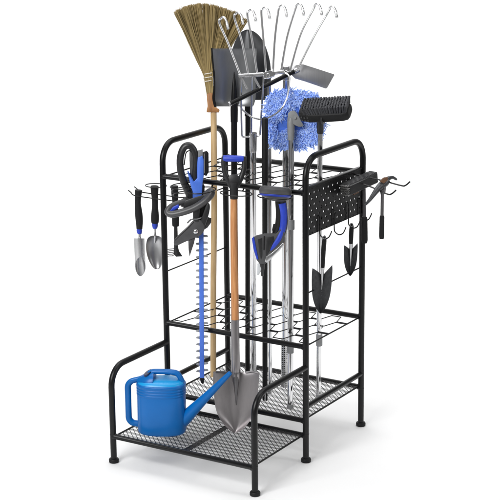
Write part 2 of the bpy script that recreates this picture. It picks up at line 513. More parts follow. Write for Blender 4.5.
# --- square shovel
B, T, q = axis(234, 0, .50, 234.2, 100, .50)
t = thing('shovel', 'upside down square shovel with flat charcoal blade and black handle beside the broom', 'shovel', B)
m = MB(); pole(m, B, T, B.z, T.z, .0098); m.build('handle', M['black'], t)
m = MB()
m.blade([(48.5, 212.6, 256.5), (55, 213.0, 256.6), (70, 214.3, 256), (85, 215, 255.6), (97, 214.6, 255.6), (103, 215, 254.5), (106.5, 217, 253)], q,
        lambda a, b: .024*abs(a)**2.4-.020*math.sin(b*2.6)+.008, .003)
bl = m.build('blade', M['coal'], t)
m = MB()
m.blade([(48, 210.9, 213.2), (60, 211.8, 213.9), (75, 213.0, 215.0), (88, 213.3, 215.4), (98, 212.2, 215.0), (107, 214.0, 216.8)], q, lambda a, b: .015+.004*b, .012, 4)
m.build('side_flange', M['black'], bl)
m = MB()
m.prof([(q(234.2, 72, .005), .0012), (q(234.2, 78, .006), .0040), (q(234.2, 88, .006), .0075), (q(234.2, 100, .004), .0105), (q(234.2, 110, .0), .0118), (q(234.2, 122, 0), .0112)], 18)
m.build('socket', M['black'], t)

# --- round shovel behind
B, T, q = axis(247.6, 0, .585, 247.8, 105, .585)
t = thing('shovel', 'upside down black pointed shovel with arched blade, standing behind the leaf rake', 'shovel', B)
m = MB(); pole(m, B, T, B.z, T.z+.03, .0080); m.build('handle', M['black'], t)
m = MB()
m.blade([(29.5, 246.5, 248.5), (31.5, 242, 254), (36, 238, 259.5), (43, 234.5, 264), (52, 231.8, 267.6), (64, 230.5, 270.4), (78, 230.6, 271), (90, 232, 269.6), (100, 236, 265)], q,
        lambda a, b: .010*a*a+.012*math.exp(-(a*5)**2)*min(1, b*1.4)-.010*(1-b), .003, 18)
m.build('blade', M['coaldark'], t)
m = MB(); m.prof([(q(249, 62, .006), .002), (q(248.6, 80, .008), .007), (q(248, 100, .004), .0102), (q(247.8, 116, 0), .0102)], 16); m.build('socket', M['black'], t)

# --- leaf rake
B, T, q = axis(253.6, 0, .50, 253.2, 138, .415)
t = thing('leaf_rake', 'chrome leaf rake upside down with eight hooked wire tines fanned out above a crossbar', 'leaf rake', B)
m = MB(); f = pole(m, B, T, B.z, T.z, .0098, 18); m.build('handle', M['chrome'], t)
m = MB(); m.tube([q(238.6, 75.8, .004), q(252, 75, .004), q(266, 74, .004), q(284, 71.5, .004)], .0062, 12); cb = m.build('crossbar', M['satin'], t)
m = MB()
m.slab([(263, 72.5), (270, 70.4), (275.5, 72), (274.5, 76.5), (268, 79.2), (263.5, 79)], q, -.004, .012, 1)
m.cyl(q(268, 75.2, .010), q(268, 75.2, .017), .0052, 14, .001); m.build('clamp', M['chrome'], cb)
tines = [((240, 74), (228.5, 44), (220, 18)), ((248, 73), (241.5, 40), (235, 13)), ((257, 73), (252, 40), (248, 10.5)), ((266, 73), (263.5, 40), (262, 8)),
         ((273, 72), (275, 38), (279, 6)), ((281, 72), (287, 38), (296, 4.5)), ((290, 71.5), (301, 34), (314, 4.5)), ((297, 71), (314, 37), (329, 7))]
for k, (a, b, c) in enumerate(tines):
    sg = -1 if k < 0 else 1
    p = [q(*a), q(*b)]
    hook = [(c[0]-.6, c[1]+5), (c[0]+.8, c[1]+.8), (c[0]+3.6, c[1]-.8), (c[0]+6.2, c[1]+2.6), (c[0]+7.4, c[1]+8), (c[0]+8.0, c[1]+11)]
    p += [q(u, v, .0 + .022*max(0, i-1)/4) for i, (u, v) in enumerate(hook)]
    m = MB(); m.tube(crom(p, 6), lambda s: .0032 if s < .75 else .0042, 10, flat=1.0); m.build('tine', M['tine'], t)
m = MB()
m.tube(fillet([q(240.6, 76), q(241.8, 137.2), q(260, 136), q(263.6, 77)], .008, 5), .0030, 8)
m.build('brace', M['satin'], t); m = MB()
m.tube(crom([q(238.8, 104), q(244, 111), (q(252, 117, .008)), q(262, 119.5, .050), q(272, 116, .085), q(281, 109, .085), q(286.5, 99, .060), q(289, 86, .030), q(289, 76, .010), q(283, 71.8)], 6), .0028, 8)
m.build('brace', M['satin'], t)
for p in ([q(241, 77), q(247.5, 89, .004)], [q(254, 77), q(260, 88, .004)], [q(251.5, 76), q(251.2, 137)]):
    m = MB(); m.tube(p, .0034, 8); m.build('strut', M['satin'], t)
m = MB(); m.prof([(q(253.2, 133), .0118), (q(253.2, 150), .0112), (q(253.2, 152), .0100)], 18); m.build('collar', M['satin'], t)

# --- hoe
B, T, q = axis(284.6, 387, None, 286, 66.5, .505)
t = thing('hoe', 'chrome hoe upside down with grey rectangular blade and long black slanted arm', 'hoe', B)
m = MB(); pole(m, B, T, B.z, T.z, .0096, 18); hd = m.build('handle', M['chrome'], t)
m = MB(); f = lambda z: B.lerp(T, (z-B.z)/(T.z-B.z))
m.cyl(q(284.7, 338), q(284.6, 386.5), .0112, 20, .001); m.build('sleeve', M['perf'], hd)
m = MB(); m.cyl(q(286, 66, 0), q(286, 80, 0), .0112, 18, .0012); m.build('collar', M['satin'], hd)
arm0 = aty(298, 69.5, .485); arm1 = aty(229.5, 104, .355)
m = MB(); dv = (arm1-arm0).normalized(); m.tube([arm0, arm1], .0068, 12); ar = m.build('arm', M['black'], t)
m = MB(); m.cyl(arm1-dv*.004, arm1+dv*.002, .0080, 14, .001); m.build('end_cap', M['satin'], ar); m = MB(); m.cyl(arm0-dv*.001, arm0+dv*.012, .0078, 14, .001); m.build('end_cap', M['satin'], ar)
qb = Lean(75, arm0+FH*.0)
m = MB()
m.slab([(290, 69), (296, 65), (303, 64.2), (318, 69), (334, 74.2), (334.4, 75.2), (327, 88.3), (325.5, 88.6), (305, 81.5), (295, 78.5), (290.5, 74)], qb, -.004, 0.0, .35)
m.build('blade', M['steel'], t)
m = MB(); m.cyl(q(286, 71, 0)+(-FH)*.002, arm0+dv*.03, .006, 10); m.build('bracket', M['satin'], t)

# --- slim chrome pole and black pole
B, T, q = axis(270.2, 0, .44, 269.2, 84, .47)
t = thing('pole', 'slim bare chrome pole standing between the black pole and the hoe handle', 'pole', B)
m = MB(); pole(m, B, T, B.z, T.z, .0062, 16); m.build('tube', M['chrome'], t)
m = MB(); e = (T-B).normalized(); m.cyl(T-e*.002, T+e*.006, .0068, 14, .001); m.build('end_cap', M['satin'], t)
B, T, q = axis(265, 400, None, 264.9, 117.5, .325)
t = thing('pole', 'thick matte black pole with a rounded top behind the string trimmer', 'pole', B)
e = (T-B).normalized()
m = MB(); m.prof([(B, .0082), (T-e*.20, .0082), (T-e*.199, .0094), (T-e*.006, .0094), (T-e*.002, .0082), (T, .005)], 18); m.build('tube', M['rubber'], t)
m = MB(); m.cyl(B+e*.0+FH*-.009, B+e*.03+FH*-.009, .0022, 8); m.build('rod_tip', M['satin'], t)

# --- flat mop
B, T, q = axis(290.2, 407.5, None, 291.2, 131, .415)
t = thing('mop', 'fluffy blue chenille mop on a chrome pole with grey swivel joint', 'mop', B)
m = MB(); pole(m, B, T, B.z, T.z, .0090, 18); hd = m.build('pole', M['chrome'], t)
for u, v0, v1, r in ((291, 220, 229.6, .0112), (290.4, 346, 353, .0106), (290.2, 404, 408.3, .0104)):
    m = MB(); m.cyl(q(u, v0), q(u, v1), r, 18, .001); m.build('sleeve', M['midgrey'], hd)
m = MB()
m.prof([(q(291, 140), .0104), (q(291, 131), .0112), (q(291, 124), .0118), (q(291, 118), .0108), (q(291.5, 114), .008)], 16)
m.slab([(288, 113), (293, 110.5), (297, 113), (301, 121), (303.2, 125.5), (299, 127), (293, 124), (288.5, 121)], q, -.016, .010, .8, 2)
m.cyl(q(295, 118, .009), q(295, 118, .015), .004, 12, .0008)
m.build('joint', M['midgrey'], t)
m = MB()
oln = crom([(266, 108, 0), (268, 97, 0), (276, 91, 0), (290, 89.5, 0), (306, 91, 0), (317, 95, 0), (323, 105, 0), (324.5, 120, 0), (322, 135, 0), (314, 145, 0), (296, 149, 0), (279, 148, 0), (270, 142, 0), (266, 126, 0)], 8, True)
oc = Vector((295, 119, 0))
m.slab([(p.x*.86+oc.x*.14, p.y*.86+oc.y*.14) for p in oln], q, -.050, -.022, 2.2)
md = m.build('mop_pad', M['pad'], t)
m = MB()
pol = [(p-oc) for p in oln]
for i in range(4600):
    a = R.random()*len(pol); k = int(a) % len(pol); e0 = pol[k].lerp(pol[(k+1) % len(pol)], a-int(a))
    rr = R.uniform(.30, .97)**.8
    # a smooth strip of cloth is left showing across the middle
    p = oc+e0*rr
    dband = abs((p.x-290)*.62-(p.y-118)*-.78)
    if dband < 5.5 and (p-oc).length < 21: continue
    base = q(p.x, p.y, -.024)
    nrm = -FH*R.uniform(.35, 1)+(RT*e0.x-UPZ*e0.y).normalized()*(R.gauss(.25, .4)+(.35 if rr > .86 else 0))+UPZ*R.gauss(-.1, .45)+RT*R.gauss(0, .5)
    nrm.normalize(); L = R.uniform(.007, .013); sag = RT*R.gauss(0, .0045)-UPZ*R.gauss(.002, .0045)
    m.tube([base, base+nrm*L*.55, base+nrm*L+sag], lambda s: .0018*(1-.3*s*s), 5)
m.build('pile', M['chenille'], t, 70)

# --- deck brush
B, T, q = axis(318.6, 398.5, None, 320.2, 126, .42)
t = thing('deck_brush', 'black block brush with charcoal bristles on chrome pole, in front of the blue mop', 'brush', B)
m = MB(); pole(m, B, T, B.z, T.z, .0076, 18); hd = m.build('pole', M['chrome'], t)
for u, v0, v1, r in ((319.2, 334, 345.5, .0102), (318.8, 394, 398.8, .0090)):
    m = MB(); m.cyl(q(u, v0), q(u, v1), r, 18, .001); m.build('sleeve', M['midgrey'], hd)
C0 = q(327, 113.3, .03)
e1 = (RT*.93-FH*.34+UPZ*.10).normalized(); e3 = (UPZ*.84-FH*.52+RT*.10); e3 = (e3-e1*e3.dot(e1)).normalized(); e2 = e3.cross(e1)
m = MB()
def blk(a, b, c): return C0+e1*a*MM+e2*b*MM+e3*c*MM
rg = []
for (a, wb, zl, zh) in ((-30, 4, -3, 5), (-28.5, 6.5, -4.5, 6), (-22, 8.6, -5.5, 6.5), (-18, 9.4, -6, 6.5), (0, 9.8, -6.4, 6.5), (19, 9.8, -6, 6.5), (24, 9.2, -5, 6.5), (26, 7.6, -3, 6)):
    rr_ = []
    for k in range(20):
        an = 2*math.pi*k/20; ca, sa = math.cos(an), math.sin(an)
        ca = math.copysign(abs(ca)**.5, ca); sa = math.copysign(abs(sa)**.5, sa)
        rr_.append(blk(a, wb*ca, (zl+zh)/2+(zh-zl)/2*sa))
    rg.append(rr_)
m.loft(rg)
bk = m.build('block', M['rubber'], t)
for a in (-26, -22.6, -19.2):
    for c in (-1.6, 2.4):
        m = MB(); m.cyl(blk(a, -5, c), blk(a, -9.4 if a > -25 else -8.4, c), .0022, 8); m.build('screw', M['grey'], bk)
m = MB()
nr, ns = 17, 230
for i in range(nr):
    for k in range(ns):
        a = -21.5+45*i/(nr-1)+R.gauss(0, .50); b = R.uniform(-8.6, 8.6)
        fa = (a-1)*.08+R.gauss(0, .12); fb = b*.12+R.gauss(0, .15)
        top = 15.4-.012*b*b+R.gauss(0, .12)-.8*abs((a+21.5)/(45/(nr-1))-i)
        m.tube([blk(a, b, 5.6), blk(a+fa*.5, b+fb*.5, 10.5), blk(a+fa, b+fb, top)], .0011, 4)
m.build('bristles', M['bristle'], t, 0)
m = MB()
m.prof([(q(320.2, 133), .0098), (q(320.2, 128), .0104), (q(320.2, 119, .006), .0092)], 16)
m.build('joint', M['plastic'], t); m = MB()
m.tube(crom([blk(-4, -9.2, 2), blk(-4, -10.8, -1), blk(-4, -10.2, -5), blk(-4, -5, -8.5)], 4), .0030, 8)
m.build('hook', M['plastic'], t)

# ================================================================ SPADE WITH D GRIP
Tp = atz(235.2, 433, ZL+.005); Tt = aty(234, 158, .255)
q = Lean(158, Tt, 433, Tp)
t = thing('spade', 'round point spade with orange wooden shaft and blue D grip, tip on front tray', 'spade', Tp)
m = MB()
m.blade([(372.3, 213.8, 259.5), (376, 213.2, 259.3), (385, 213.2, 258.6), (397, 214.2, 257.2), (408, 215.6, 255.4), (418, 219.4, 251.6), (426, 225.2, 246), (430.6, 230.2, 241), (433, 234.4, 236.6)], q,
        lambda a, b: .022*a*a-.012*(1-b)+.008*b+.004*math.exp(-(a*6)**2)*(1-b), .0028, 22)
bl = m.build('blade', M['spade'], t)
m = MB()
m.tube([q(236, 372, .0), q(236, 380, .003), q(236.2, 392, .003), q(236.2, 405, .0)], lambda s: .0125*(1-s)+.0012, 14); m.build('rib', M['dsteel'], bl)
for s_ in (-1, 1):
    m = MB(); m.tube([q(236+s_*9, 372.3, -.003), q(236+s_*15, 371.8, .001), q(236+s_*22.6, 372.6, .005)], .0032, 8)
    m.build('step', M['dsteel'], bl)
m = MB()
m.prof([(q(235.2, 319.5), .0121), (q(235.2, 324), .0127), (q(235.6, 350), .0122), (q(235.8, 366), .0135), (q(236, 375, -.002), .0150), (q(236, 381, -.003), .0128)], 20)
m.build('socket', M['spade'], t)
m = MB(); m.prof([(q(234, 192), .0106), (q(234, 230), .0112), (q(234.6, 280), .0116), (q(235.2, 322), .0112)], 20); m.build('shaft', M['beech'], t)
m = MB()
m.prof([(q(234, 199), .0112), (q(234, 196), .0126), (q(234, 188), .0125), (q(234, 182), .0165)], 20)
for s_ in (-1, 1):
    m.tube(crom([q(234+s_*2, 187), q(234+s_*6.0, 180), q(234+s_*9.4, 171), q(234+s_*10.4, 163), q(234+s_*10, 156.5)], 5), lambda s: .0088-.0016*s, 12)
m.slab([(228, 177), (231, 174.6), (237, 174.6), (240, 177), (238.4, 188), (229.6, 188)], q, -.010, .010, 1)
yk = m.build('yoke', M['plastic'], t)
m = MB(); m.prof([(q(222.8, 158.4), .0075), (q(224, 158.4), .0098), (q(241, 158.8), .0098), (q(243.6, 158.8), .0085)], 18); m.build('grip', M['royal'], t)

# ================================================================ HEDGE TRIMMER (front left, held in a ring)
P0 = aty(201, 230, Y1-.050)
q = Lean(140, aty(201, 140, Y1-.050), 384, aty(202, 384, Y1-.044))
t = thing('hedge_trimmer', 'blue and charcoal hedge trimmer hanging blade down beside the broom handle', 'hedge trimmer', q(202, 384))
m = MB()
m.tube(crom([q(191.5, 201), q(189, 194), q(184.6, 184), q(180.6, 170), q(180.4, 157), q(184, 147.5), q(189.5, 145.6), q(194.2, 151), q(196.2, 161), q(195, 173), q(195.4, 181)], 6), lambda s: .0118-.002*s, 14, flat=.9); hn = m.build('handle', M['plastic'], t)
for v, u in ((183.5, 184.6), (187.2, 186.2), (190.6, 188)):
    m = MB(); m.tube([q(u+4*math.cos(k*.5236)+1.0, v+1.4*math.cos(k*.5236)*-1, .0125*math.sin(k*.5236)) for k in range(12)], .0012, 6, closed=True); m.build('grip_ridge', M['rubber'], hn)
m = MB()
m.tube(crom([q(184.2, 165, .009), q(186, 153, .010), q(190, 150.5, .010)], 4), .0020, 6)
m.build('trigger_guard', M['rubber'], hn)
m = MB()
m.slab([(189.8, 150), (194, 153), (196.8, 160), (196.6, 172), (193.5, 181), (190.4, 176), (189.6, 163)], q, -.006, .006, 1, 3); m.build('trigger', M['grey'], t)
m = MB()
m.slab([(187.2, 171), (189.6, 173), (194, 181.5), (197.2, 178), (197, 165), (197.8, 157.4), (202.6, 155.6), (203.8, 160), (203.8, 176), (202.6, 184), (202.4, 191.4), (202, 198), (192.6, 199), (192.6, 191.6), (190.2, 184)], q, -.019, .015, 1.3)
m.build('body', M['blue'], t)
m = MB()
m.slab([(202.8, 152), (206.8, 150.8), (208.6, 153), (208.8, 172), (206.4, 176), (203.4, 175)], q, -.020, .012, .9); bt = m.build('battery', M['rubber'], t)
m = MB(); m.slab([(197.9, 150.4), (202.6, 149.2), (203, 157.2), (198, 158.4)], q, -.015, .010, .5); m.build('latch', M['midgrey'], bt); m = MB(); m.slab([(203.8, 154), (205, 153.4), (205, 173), (203.9, 173.4)], q, .008, .0140, .3); m.build('latch', M['satin'], bt)
m = MB()
m.prof([(q(180.6, 204.4), .0080), (q(182.6, 203.6), .0135), (q(186, 202.6), .0160), (q(187, 202.2), .0152), (q(188, 201.8), .0164), (q(198, 199), .0166), (q(205, 196.6), .0150), (q(208, 195.6), .009)], 22)
m.build('motor_housing', M['plastic'], t)
m = MB(); m.slab([(183.4, 202), (190, 198.6), (207.6, 193.6), (208.6, 197), (204, 204.6), (196, 210.6), (187, 211.6), (183.6, 209)], q, -.016, .017, 1.4, 2); m.build('lower_housing', M['plastic'], t)
m = MB(); m.slab([(186.6, 181), (190, 186), (193.4, 190), (203.6, 184), (204.6, 190), (203.8, 199), (190, 201.6), (187.4, 193)], q, -.021, .012, 1.4, 2); m.build('back_housing', M['rubber'], t)
m = MB()
m.tube(crom([q(205.6, 195.6, .012), q(210.6, 191.8, .018), q(210.8, 195, .024), q(203.6, 202, .032), q(194, 208, .036), q(183, 212, .036), q(172, 214.2, .032), q(167.8, 212.0, .026), q(171, 207, .020), q(178.6, 203.2, .014), q(186, 201.6, .008)], 6), lambda s: .0122-.004*max(0, s-.6)/.4, 16, flat=.9); fh = m.build('front_handle', M['grey'], t)
m = MB(); m.slab([(169.6, 211.2), (173, 206.8), (178.4, 204.2), (179.4, 207.4), (174, 210.8)], q, .016, .033, .8); m.build('inlay', M['royal'], fh)
m = MB()
m.slab([(196.6, 204), (206.6, 200), (208, 208), (206.4, 216), (205.2, 229), (198, 232), (195.4, 222), (194.2, 214)], q, -.014, .008, 1.0)
m.build('gearbox', M['plastic'], t); m = MB()
m.slab([(204.6, 219), (208, 217), (211.4, 218.2), (211.2, 222.6), (207.6, 227.6), (203.6, 230)], q, -.006, .012, .7)
m.build('switch_lever', M['grey'], t)
m = MB()
m.slab([(199.0, 228), (203.6, 228), (203.9, 300), (204.3, 378.4), (199.7, 378.4), (199.3, 300)], q, -.004, .004, .5); bd = m.build('blade', M['blue'], t)
m = MB()
v = 236.0
while v < 376:
    x = 201.3+(v-228)/150*.5
    m.slab([(x+1.8, v-1.4), (x+6.0, v-1.0), (x+6.8, v+.9), (x+1.8, v+1.5)], q, -.003, .0022, .2)
    m.slab([(x-1.8, v-.4), (x-5.0, v+.1), (x-5.8, v+1.8), (x-1.8, v+2.5)], q, -.0025, .0015, .2)
    v += 6.7
m.build('teeth', M['tooth'], bd)
m = MB(); m.slab([(199.6, 378), (204.5, 378), (204.0, 382.4), (202.6, 384.2), (200.8, 382.4)], q, -.005, .005, .5); m.build('tip_guard', M['rubber'], bd)

# ================================================================ PRUNING SHEARS (hooked over the trimmer's housing)
q = Lean(200, aty(195, 200, Y1-.085), 260, aty(195, 260, Y1-.085))
t = thing('pruning_shears', 'dark grey pruning shears with silver pivot hanging in front of the hedge trimmer', 'pruning shears', q(189.6, 257))
m = MB()
m.slab([(173.8, 243.4), (174.8, 238.8), (181.4, 232.4), (188, 226.4), (193, 220.4), (198.6, 219), (203.2, 223.4), (204.4, 229.6), (200.4, 235.4), (193, 238.6), (184.4, 242.2), (177, 245.4)], q, -.004, .005, .8, 3); jw = m.build('jaw', M['grey'], t)
m = MB(); m.tube(crom([q(174.6, 240, .004), q(181.4, 233.2, .005), q(188, 227.2, .005), q(193.4, 221.4, .005)], 4), .0026, 8); m.build('rib', M['plastic'], jw)
m = MB(); m.slab([(188.2, 239.6), (195.6, 236.4), (194, 243.4), (191.4, 251), (189.6, 256.6), (188.6, 250)], q, -.006, -.001, .4); m.build('blade', M['dsteel'], t)
m = MB(); c = q(195.8, 231); m.prof([(c-FH*.004, .0086), (c-FH*.008, .0080), (c-FH*.0105, .0055), (c-FH*.0115, .002)], 18); m.build('pivot', M['chrome'], t)
m = MB()
m.slab([(193.8, 221), (193, 212), (196.4, 204.6), (199.4, 206), (199.4, 214), (199, 222)], q, -.006, .006, 1.2, 3)
m.build('handle', M['plastic'], t)
m = MB()
m.slab([(200, 224), (203, 214), (206.8, 203.6), (209.8, 204.6), (209.4, 212), (206.4, 222), (203.6, 228)], q, -.008, .004, 1.2, 3)
m.build('handle', M['plastic'], t)
m = MB(); m.tube(crom([q(187.4, 223, .006), q(191, 219.6, .008), q(197, 219, .008), q(201.4, 217.6, .008)], 4), .0022, 6); m.build('spring', M['satin'], t)

# ================================================================ STRING TRIMMER HANDLE (front middle)
q = Lean(186, aty(272, 186, Y1-.055), 276, aty(266, 276, Y1-.055))
t = thing('string_trimmer', 'short charcoal and blue cordless trimmer hanging in a wire ring beside the spade shaft', 'trimmer', q(262, 276))
m = MB()
c = q(275.4, 193)
def hr(v, hw, d, cu=275.4): return [q(cu+hw*math.cos(2*math.pi*k/32), v+1.1*math.cos(2*math.pi*k/32), d*math.sin(2*math.pi*k/32)) for k in range(32)]
m.loft([hr(186.4, 11, .022), hr(187.2, 14.4, .030), hr(190, 16.4, .036), hr(194, 16.2, .036), hr(197, 13.4, .030), hr(200, 9.4, .020, 276.6), hr(202, 6.6, .014, 279)])
hdm = m.build('head', M['grey'], t)
m = MB(); pts = []
m.loft([hr(194.6, 16.0, .0365), hr(195.0, 16.3, .0372), hr(196.2, 14.9, .0345), hr(196.6, 14.2, .033)], cap=False); m.build('stripe', M['royal'], hdm)
m = MB()
m.tube(crom([q(281.6, 200), q(283.4, 212), q(283, 226), q(279, 238), q(272.6, 247), q(267.6, 252)], 6), lambda s: .0132+.002*s*s, 16, flat=.85); hn = m.build('handle', M['plastic'], t)
m = MB()
m.tube(crom([q(282.0, 203, .006), q(283.6, 213, .006), q(283, 226, .008), q(279.4, 237, .0125), q(274.4, 244.6, .0125), q(270.4, 249, .011)], 6), lambda s: .0116-.003*s, 12); m.build('grip_inlay', M['royal'], hn)
m = MB(); m.tube(crom([q(278.8, 200), q(279.8, 212), q(279.4, 224), q(276.6, 234), q(272, 241)], 6), lambda s: .0115+.003*s, 14, flat=.9); m.build('back_grip', M['rubber'], t)
m = MB(); m.slab([(272, 229.6), (273.2, 224), (277.8, 223.4), (279.8, 226), (278.4, 233), (273, 236.4)], q, -.008, .008, .8); m.build('trigger', M['rubber'], t)
m = MB()
m.slab([(252.6, 237.6), (257, 235), (264, 233.6), (271, 233), (276, 233.6), (280.6, 229), (284.4, 232), (284.6, 242), (277, 250), (270, 257), (265.6, 264), (260, 264), (256.6, 260), (254.4, 250)], q, -.021, .019, 1.0); bd = m.build('body', M['grey'], t)
m = MB(); m.slab([(251.8, 238.4), (254, 236.4), (256.2, 248), (258.6, 259.4), (256.6, 259.4), (253.6, 250)], q, -.016, .0215, .7); m.build('end_plate', M['royal'], bd)
m = MB(); m.slab([(258, 239.5), (262, 238), (262.2, 255), (261, 259.5), (259.8, 256)], q, .016, .0215, .6); m.build('side_panel', M['plastic'], bd)
m = MB(); m.slab([(265.8, 237.4), (273.4, 236.2), (274.4, 240), (270.6, 249), (266, 256)], q, .016, .0212, .6); m.build('side_panel', M['plastic'], bd)
m = MB(); m.slab([(263.6, 236), (265, 236), (264.6, 250), (263.4, 250)], q, .018, .0205, .3); m.build('seam', M['rubber'], bd)
m = MB(); m.slab([(266, 256.6), (272, 252.6), (278.6, 247), (282.8, 242.6), (284.4, 244.4), (279.6, 250.6), (273, 257), (267.4, 263.4), (264.8, 261.6)], q, -.014, .0225, .8); m.build('trim', M['satin'], bd)
m = MB()
m.prof([(q(261.6, 261), .010), (q(262, 266), .0082), (q(262.2, 271), .0055), (q(262.4, 276), .0035)], 14); m.build('nozzle', M['plastic'], t)
m = MB(); m.slab([(257.4, 263.4), (261.4, 263.4), (261.8, 268), (259, 275), (257, 275)], q, .004, .0065, .4); m.build('guard', M['clear'], t)

# ================================================================ WATERING CAN
base = atz(162.3, 431, ZL+.0046)
t = thing('watering_can', 'blue plastic watering can with long spout standing on the front mesh tray', 'watering can', base)
ER = (RT*.995-FH*.10).normalized(); EF = Vector((-ER.y, ER.x, 0))
def wc(a, b, z): return base+ER*a+EF*b+UPZ*z
def sup(a, b, n, e=.72, z=0, cx=0, cy=0):
    o = []
    for k in range(n):
        an = 2*math.pi*k/n; ca, sa = math.cos(an), math.sin(an)
        o.append(wc(cx+a*math.copysign(abs(ca)**e, ca), cy+b*math.copysign(abs(sa)**e, sa), z))
    return o
A_, B_ = .0745, .052
m = MB(); rings = []
prof = [(0, .93), (.003, .975), (.008, 1.0), (.040, 1.0), (.090, .995), (.120, .99)]
for z, k in prof: rings.append(sup(A_*k, B_*k, 72, .78, z))
z = .122
for i in range(3):                                   # three moulded bands under the rim
    for dz, k in ((0, .985), (.0016, 1.010), (.0058, 1.010), (.0072, .985)): rings.append(sup(A_*k, B_*k, 72, .78, z+dz))
    z += .0085
for dz, k in ((.0, .985), (.0025, 1.01), (.0060, 1.015), (.0095, 1.005), (.0115, .97)): rings.append(sup(A_*k, B_*k, 72, .78, z+dz))
ztop = z+.0115
m.loft(rings); body = m.build('body', M['can'], t, 50)
m = MB()
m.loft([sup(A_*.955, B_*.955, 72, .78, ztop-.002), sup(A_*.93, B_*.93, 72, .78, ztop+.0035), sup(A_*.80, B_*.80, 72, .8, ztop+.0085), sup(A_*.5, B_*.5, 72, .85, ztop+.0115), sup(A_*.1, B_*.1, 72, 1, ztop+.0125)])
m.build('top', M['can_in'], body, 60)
m = MB()
# filler hood at the handle end and the carrying bar that runs from it to the spout end
def hood(a, hw, z0, z1): return [wc(a, hw*math.copysign(abs(math.cos(k*math.pi/12))**.8, math.cos(k*math.pi/12)), z0+(z1-z0)*math.sin(k*math.pi/12)) for k in range(13)]
hs = [(-.073, .014, ztop-.004, ztop+.012), (-.062, .026, ztop-.004, ztop+.018), (-.046, .036, ztop-.003, ztop+.026), (-.030, .040, ztop-.002, ztop+.0325), (-.020, .039, ztop, ztop+.0335)]
m.loft([hood(*h) for h in hs])
hd = m.build('hood', M['can'], body, 45)
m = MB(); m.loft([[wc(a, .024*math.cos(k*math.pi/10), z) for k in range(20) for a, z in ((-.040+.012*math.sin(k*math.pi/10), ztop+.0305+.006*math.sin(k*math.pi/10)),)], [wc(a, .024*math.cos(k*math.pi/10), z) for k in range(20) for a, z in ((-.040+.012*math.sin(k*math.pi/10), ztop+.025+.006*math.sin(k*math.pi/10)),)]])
m.build('filler_opening', M['navy'], hd)  # solid dark disc; the opening's inner shade is put into its colour
m = MB()
m.tube(crom([wc(-.036, 0, ztop+.026), wc(-.024, 0, ztop+.0325), wc(0, 0, ztop+.0335), wc(.026, 0, ztop+.0330), wc(.046, 0, ztop+.0305), wc(.056, 0, ztop+.022), wc(.066, 0, ztop+.001)], 6), .0082, 16, flat=1.35, up=(0, 0, 1))
m.build('carry_handle', M['can'], t, 60)
m = MB()
m.tube(fillet([wc(-.046, 0, ztop+.013), wc(-.103, 0, ztop-.002), wc(-.103, 0, .026), wc(-.064, 0, .020)], .018, 7), .0074, 16, flat=1.35, up=(1, 0, 0))
m.build('rear_handle', M['can'], t, 60)
m = MB()
tipw = meet(230.5, 372.6, base-FH*.062, FH)
def spp(s):
    a = wc(.060, -.004, .038); return a.lerp(tipw, s)
root_ = wc(.050, -.004, .030)
pts = [root_, wc(.072, -.004, .046)] + [wc(.072, -.004, .046).lerp(tipw, k) for k in (.25, .5, .75, .96, 1)]
m.tube(crom(pts, 5), lambda s: .0205*(1-s)**1.6+.0062 if s < .985 else .0052, 18)
m.build('spout', M['can'], t, 60)

# ================================================================ SMALL HAND TOOLS ON THE LEFT PRONGS
def wavy(m, q, pts, rad, n=16):
    m.tube(crom([q(u, v) for u, v in pts], 5), rad, n)
LYm = (LY0+LY1)/2
q = Lean(190, aty(139, 190, LYm), 275, aty(139, 275, LYm))
t = thing('bulb_planter', 'silver tubular hand scoop with slanted open end and black grip, outermost on the left', 'hand tool', q(141, 276))
m = MB(); wavy(m, q, [(138.6, 190.2), (138.4, 193), (137.8, 203), (138.6, 212), (139.4, 222), (139.4, 228.6)], lambda s: .0112+.0012*math.sin(s*10+1)); m.build('grip', M['foam'], t)
m = MB(); m.prof([(q(139.4, 227), .0085), (q(139.4, 231), .0095), (q(139.6, 233.6), .007)], 16); m.build('collar', M['royal'], t)
m = MB(); m.cyl(q(139.6, 232), q(139.8, 240), .0044, 12); m.build('neck', M['satin'], t)
m = MB(); rings = []; rin = []
for i in range(25):
    v = 238.4+(276.4-238.4)*i/24; c_u = 139.2+1.2*i/24; rr = 5.45-.1*i/24
    for L, k in ((rings, 1.0), (rin, .93)):
        ring_ = []
        for j in range(28):
            an = 2*math.pi*j/28
            # the front of the tube is cut away on a slant near the end
            vv = 238.4+(v-238.4)/38*(257+19.2*(.5-.5*math.sin(an))-238.4)
            taper = 1-.10*max(0, (vv-264)/12)**2
            ring_.append(q(c_u+rr*k*taper*math.cos(an), vv, rr*MM*k*taper*math.sin(an)))
        L.append(ring_)
ids = [m.ring(r) for r in rings]; idn = [m.ring(r) for r in rin]
for a, b in zip(ids, ids[1:]): m.bridge(a, b)
for a, b in zip(idn, idn[1:]): m.bridge(a, b)
m.bridge(ids[-1], idn[-1]); m.f.append(tuple(ids[0])); m.f.append(tuple(idn[0]))
m.build('tube', M['satin'], t, 50)

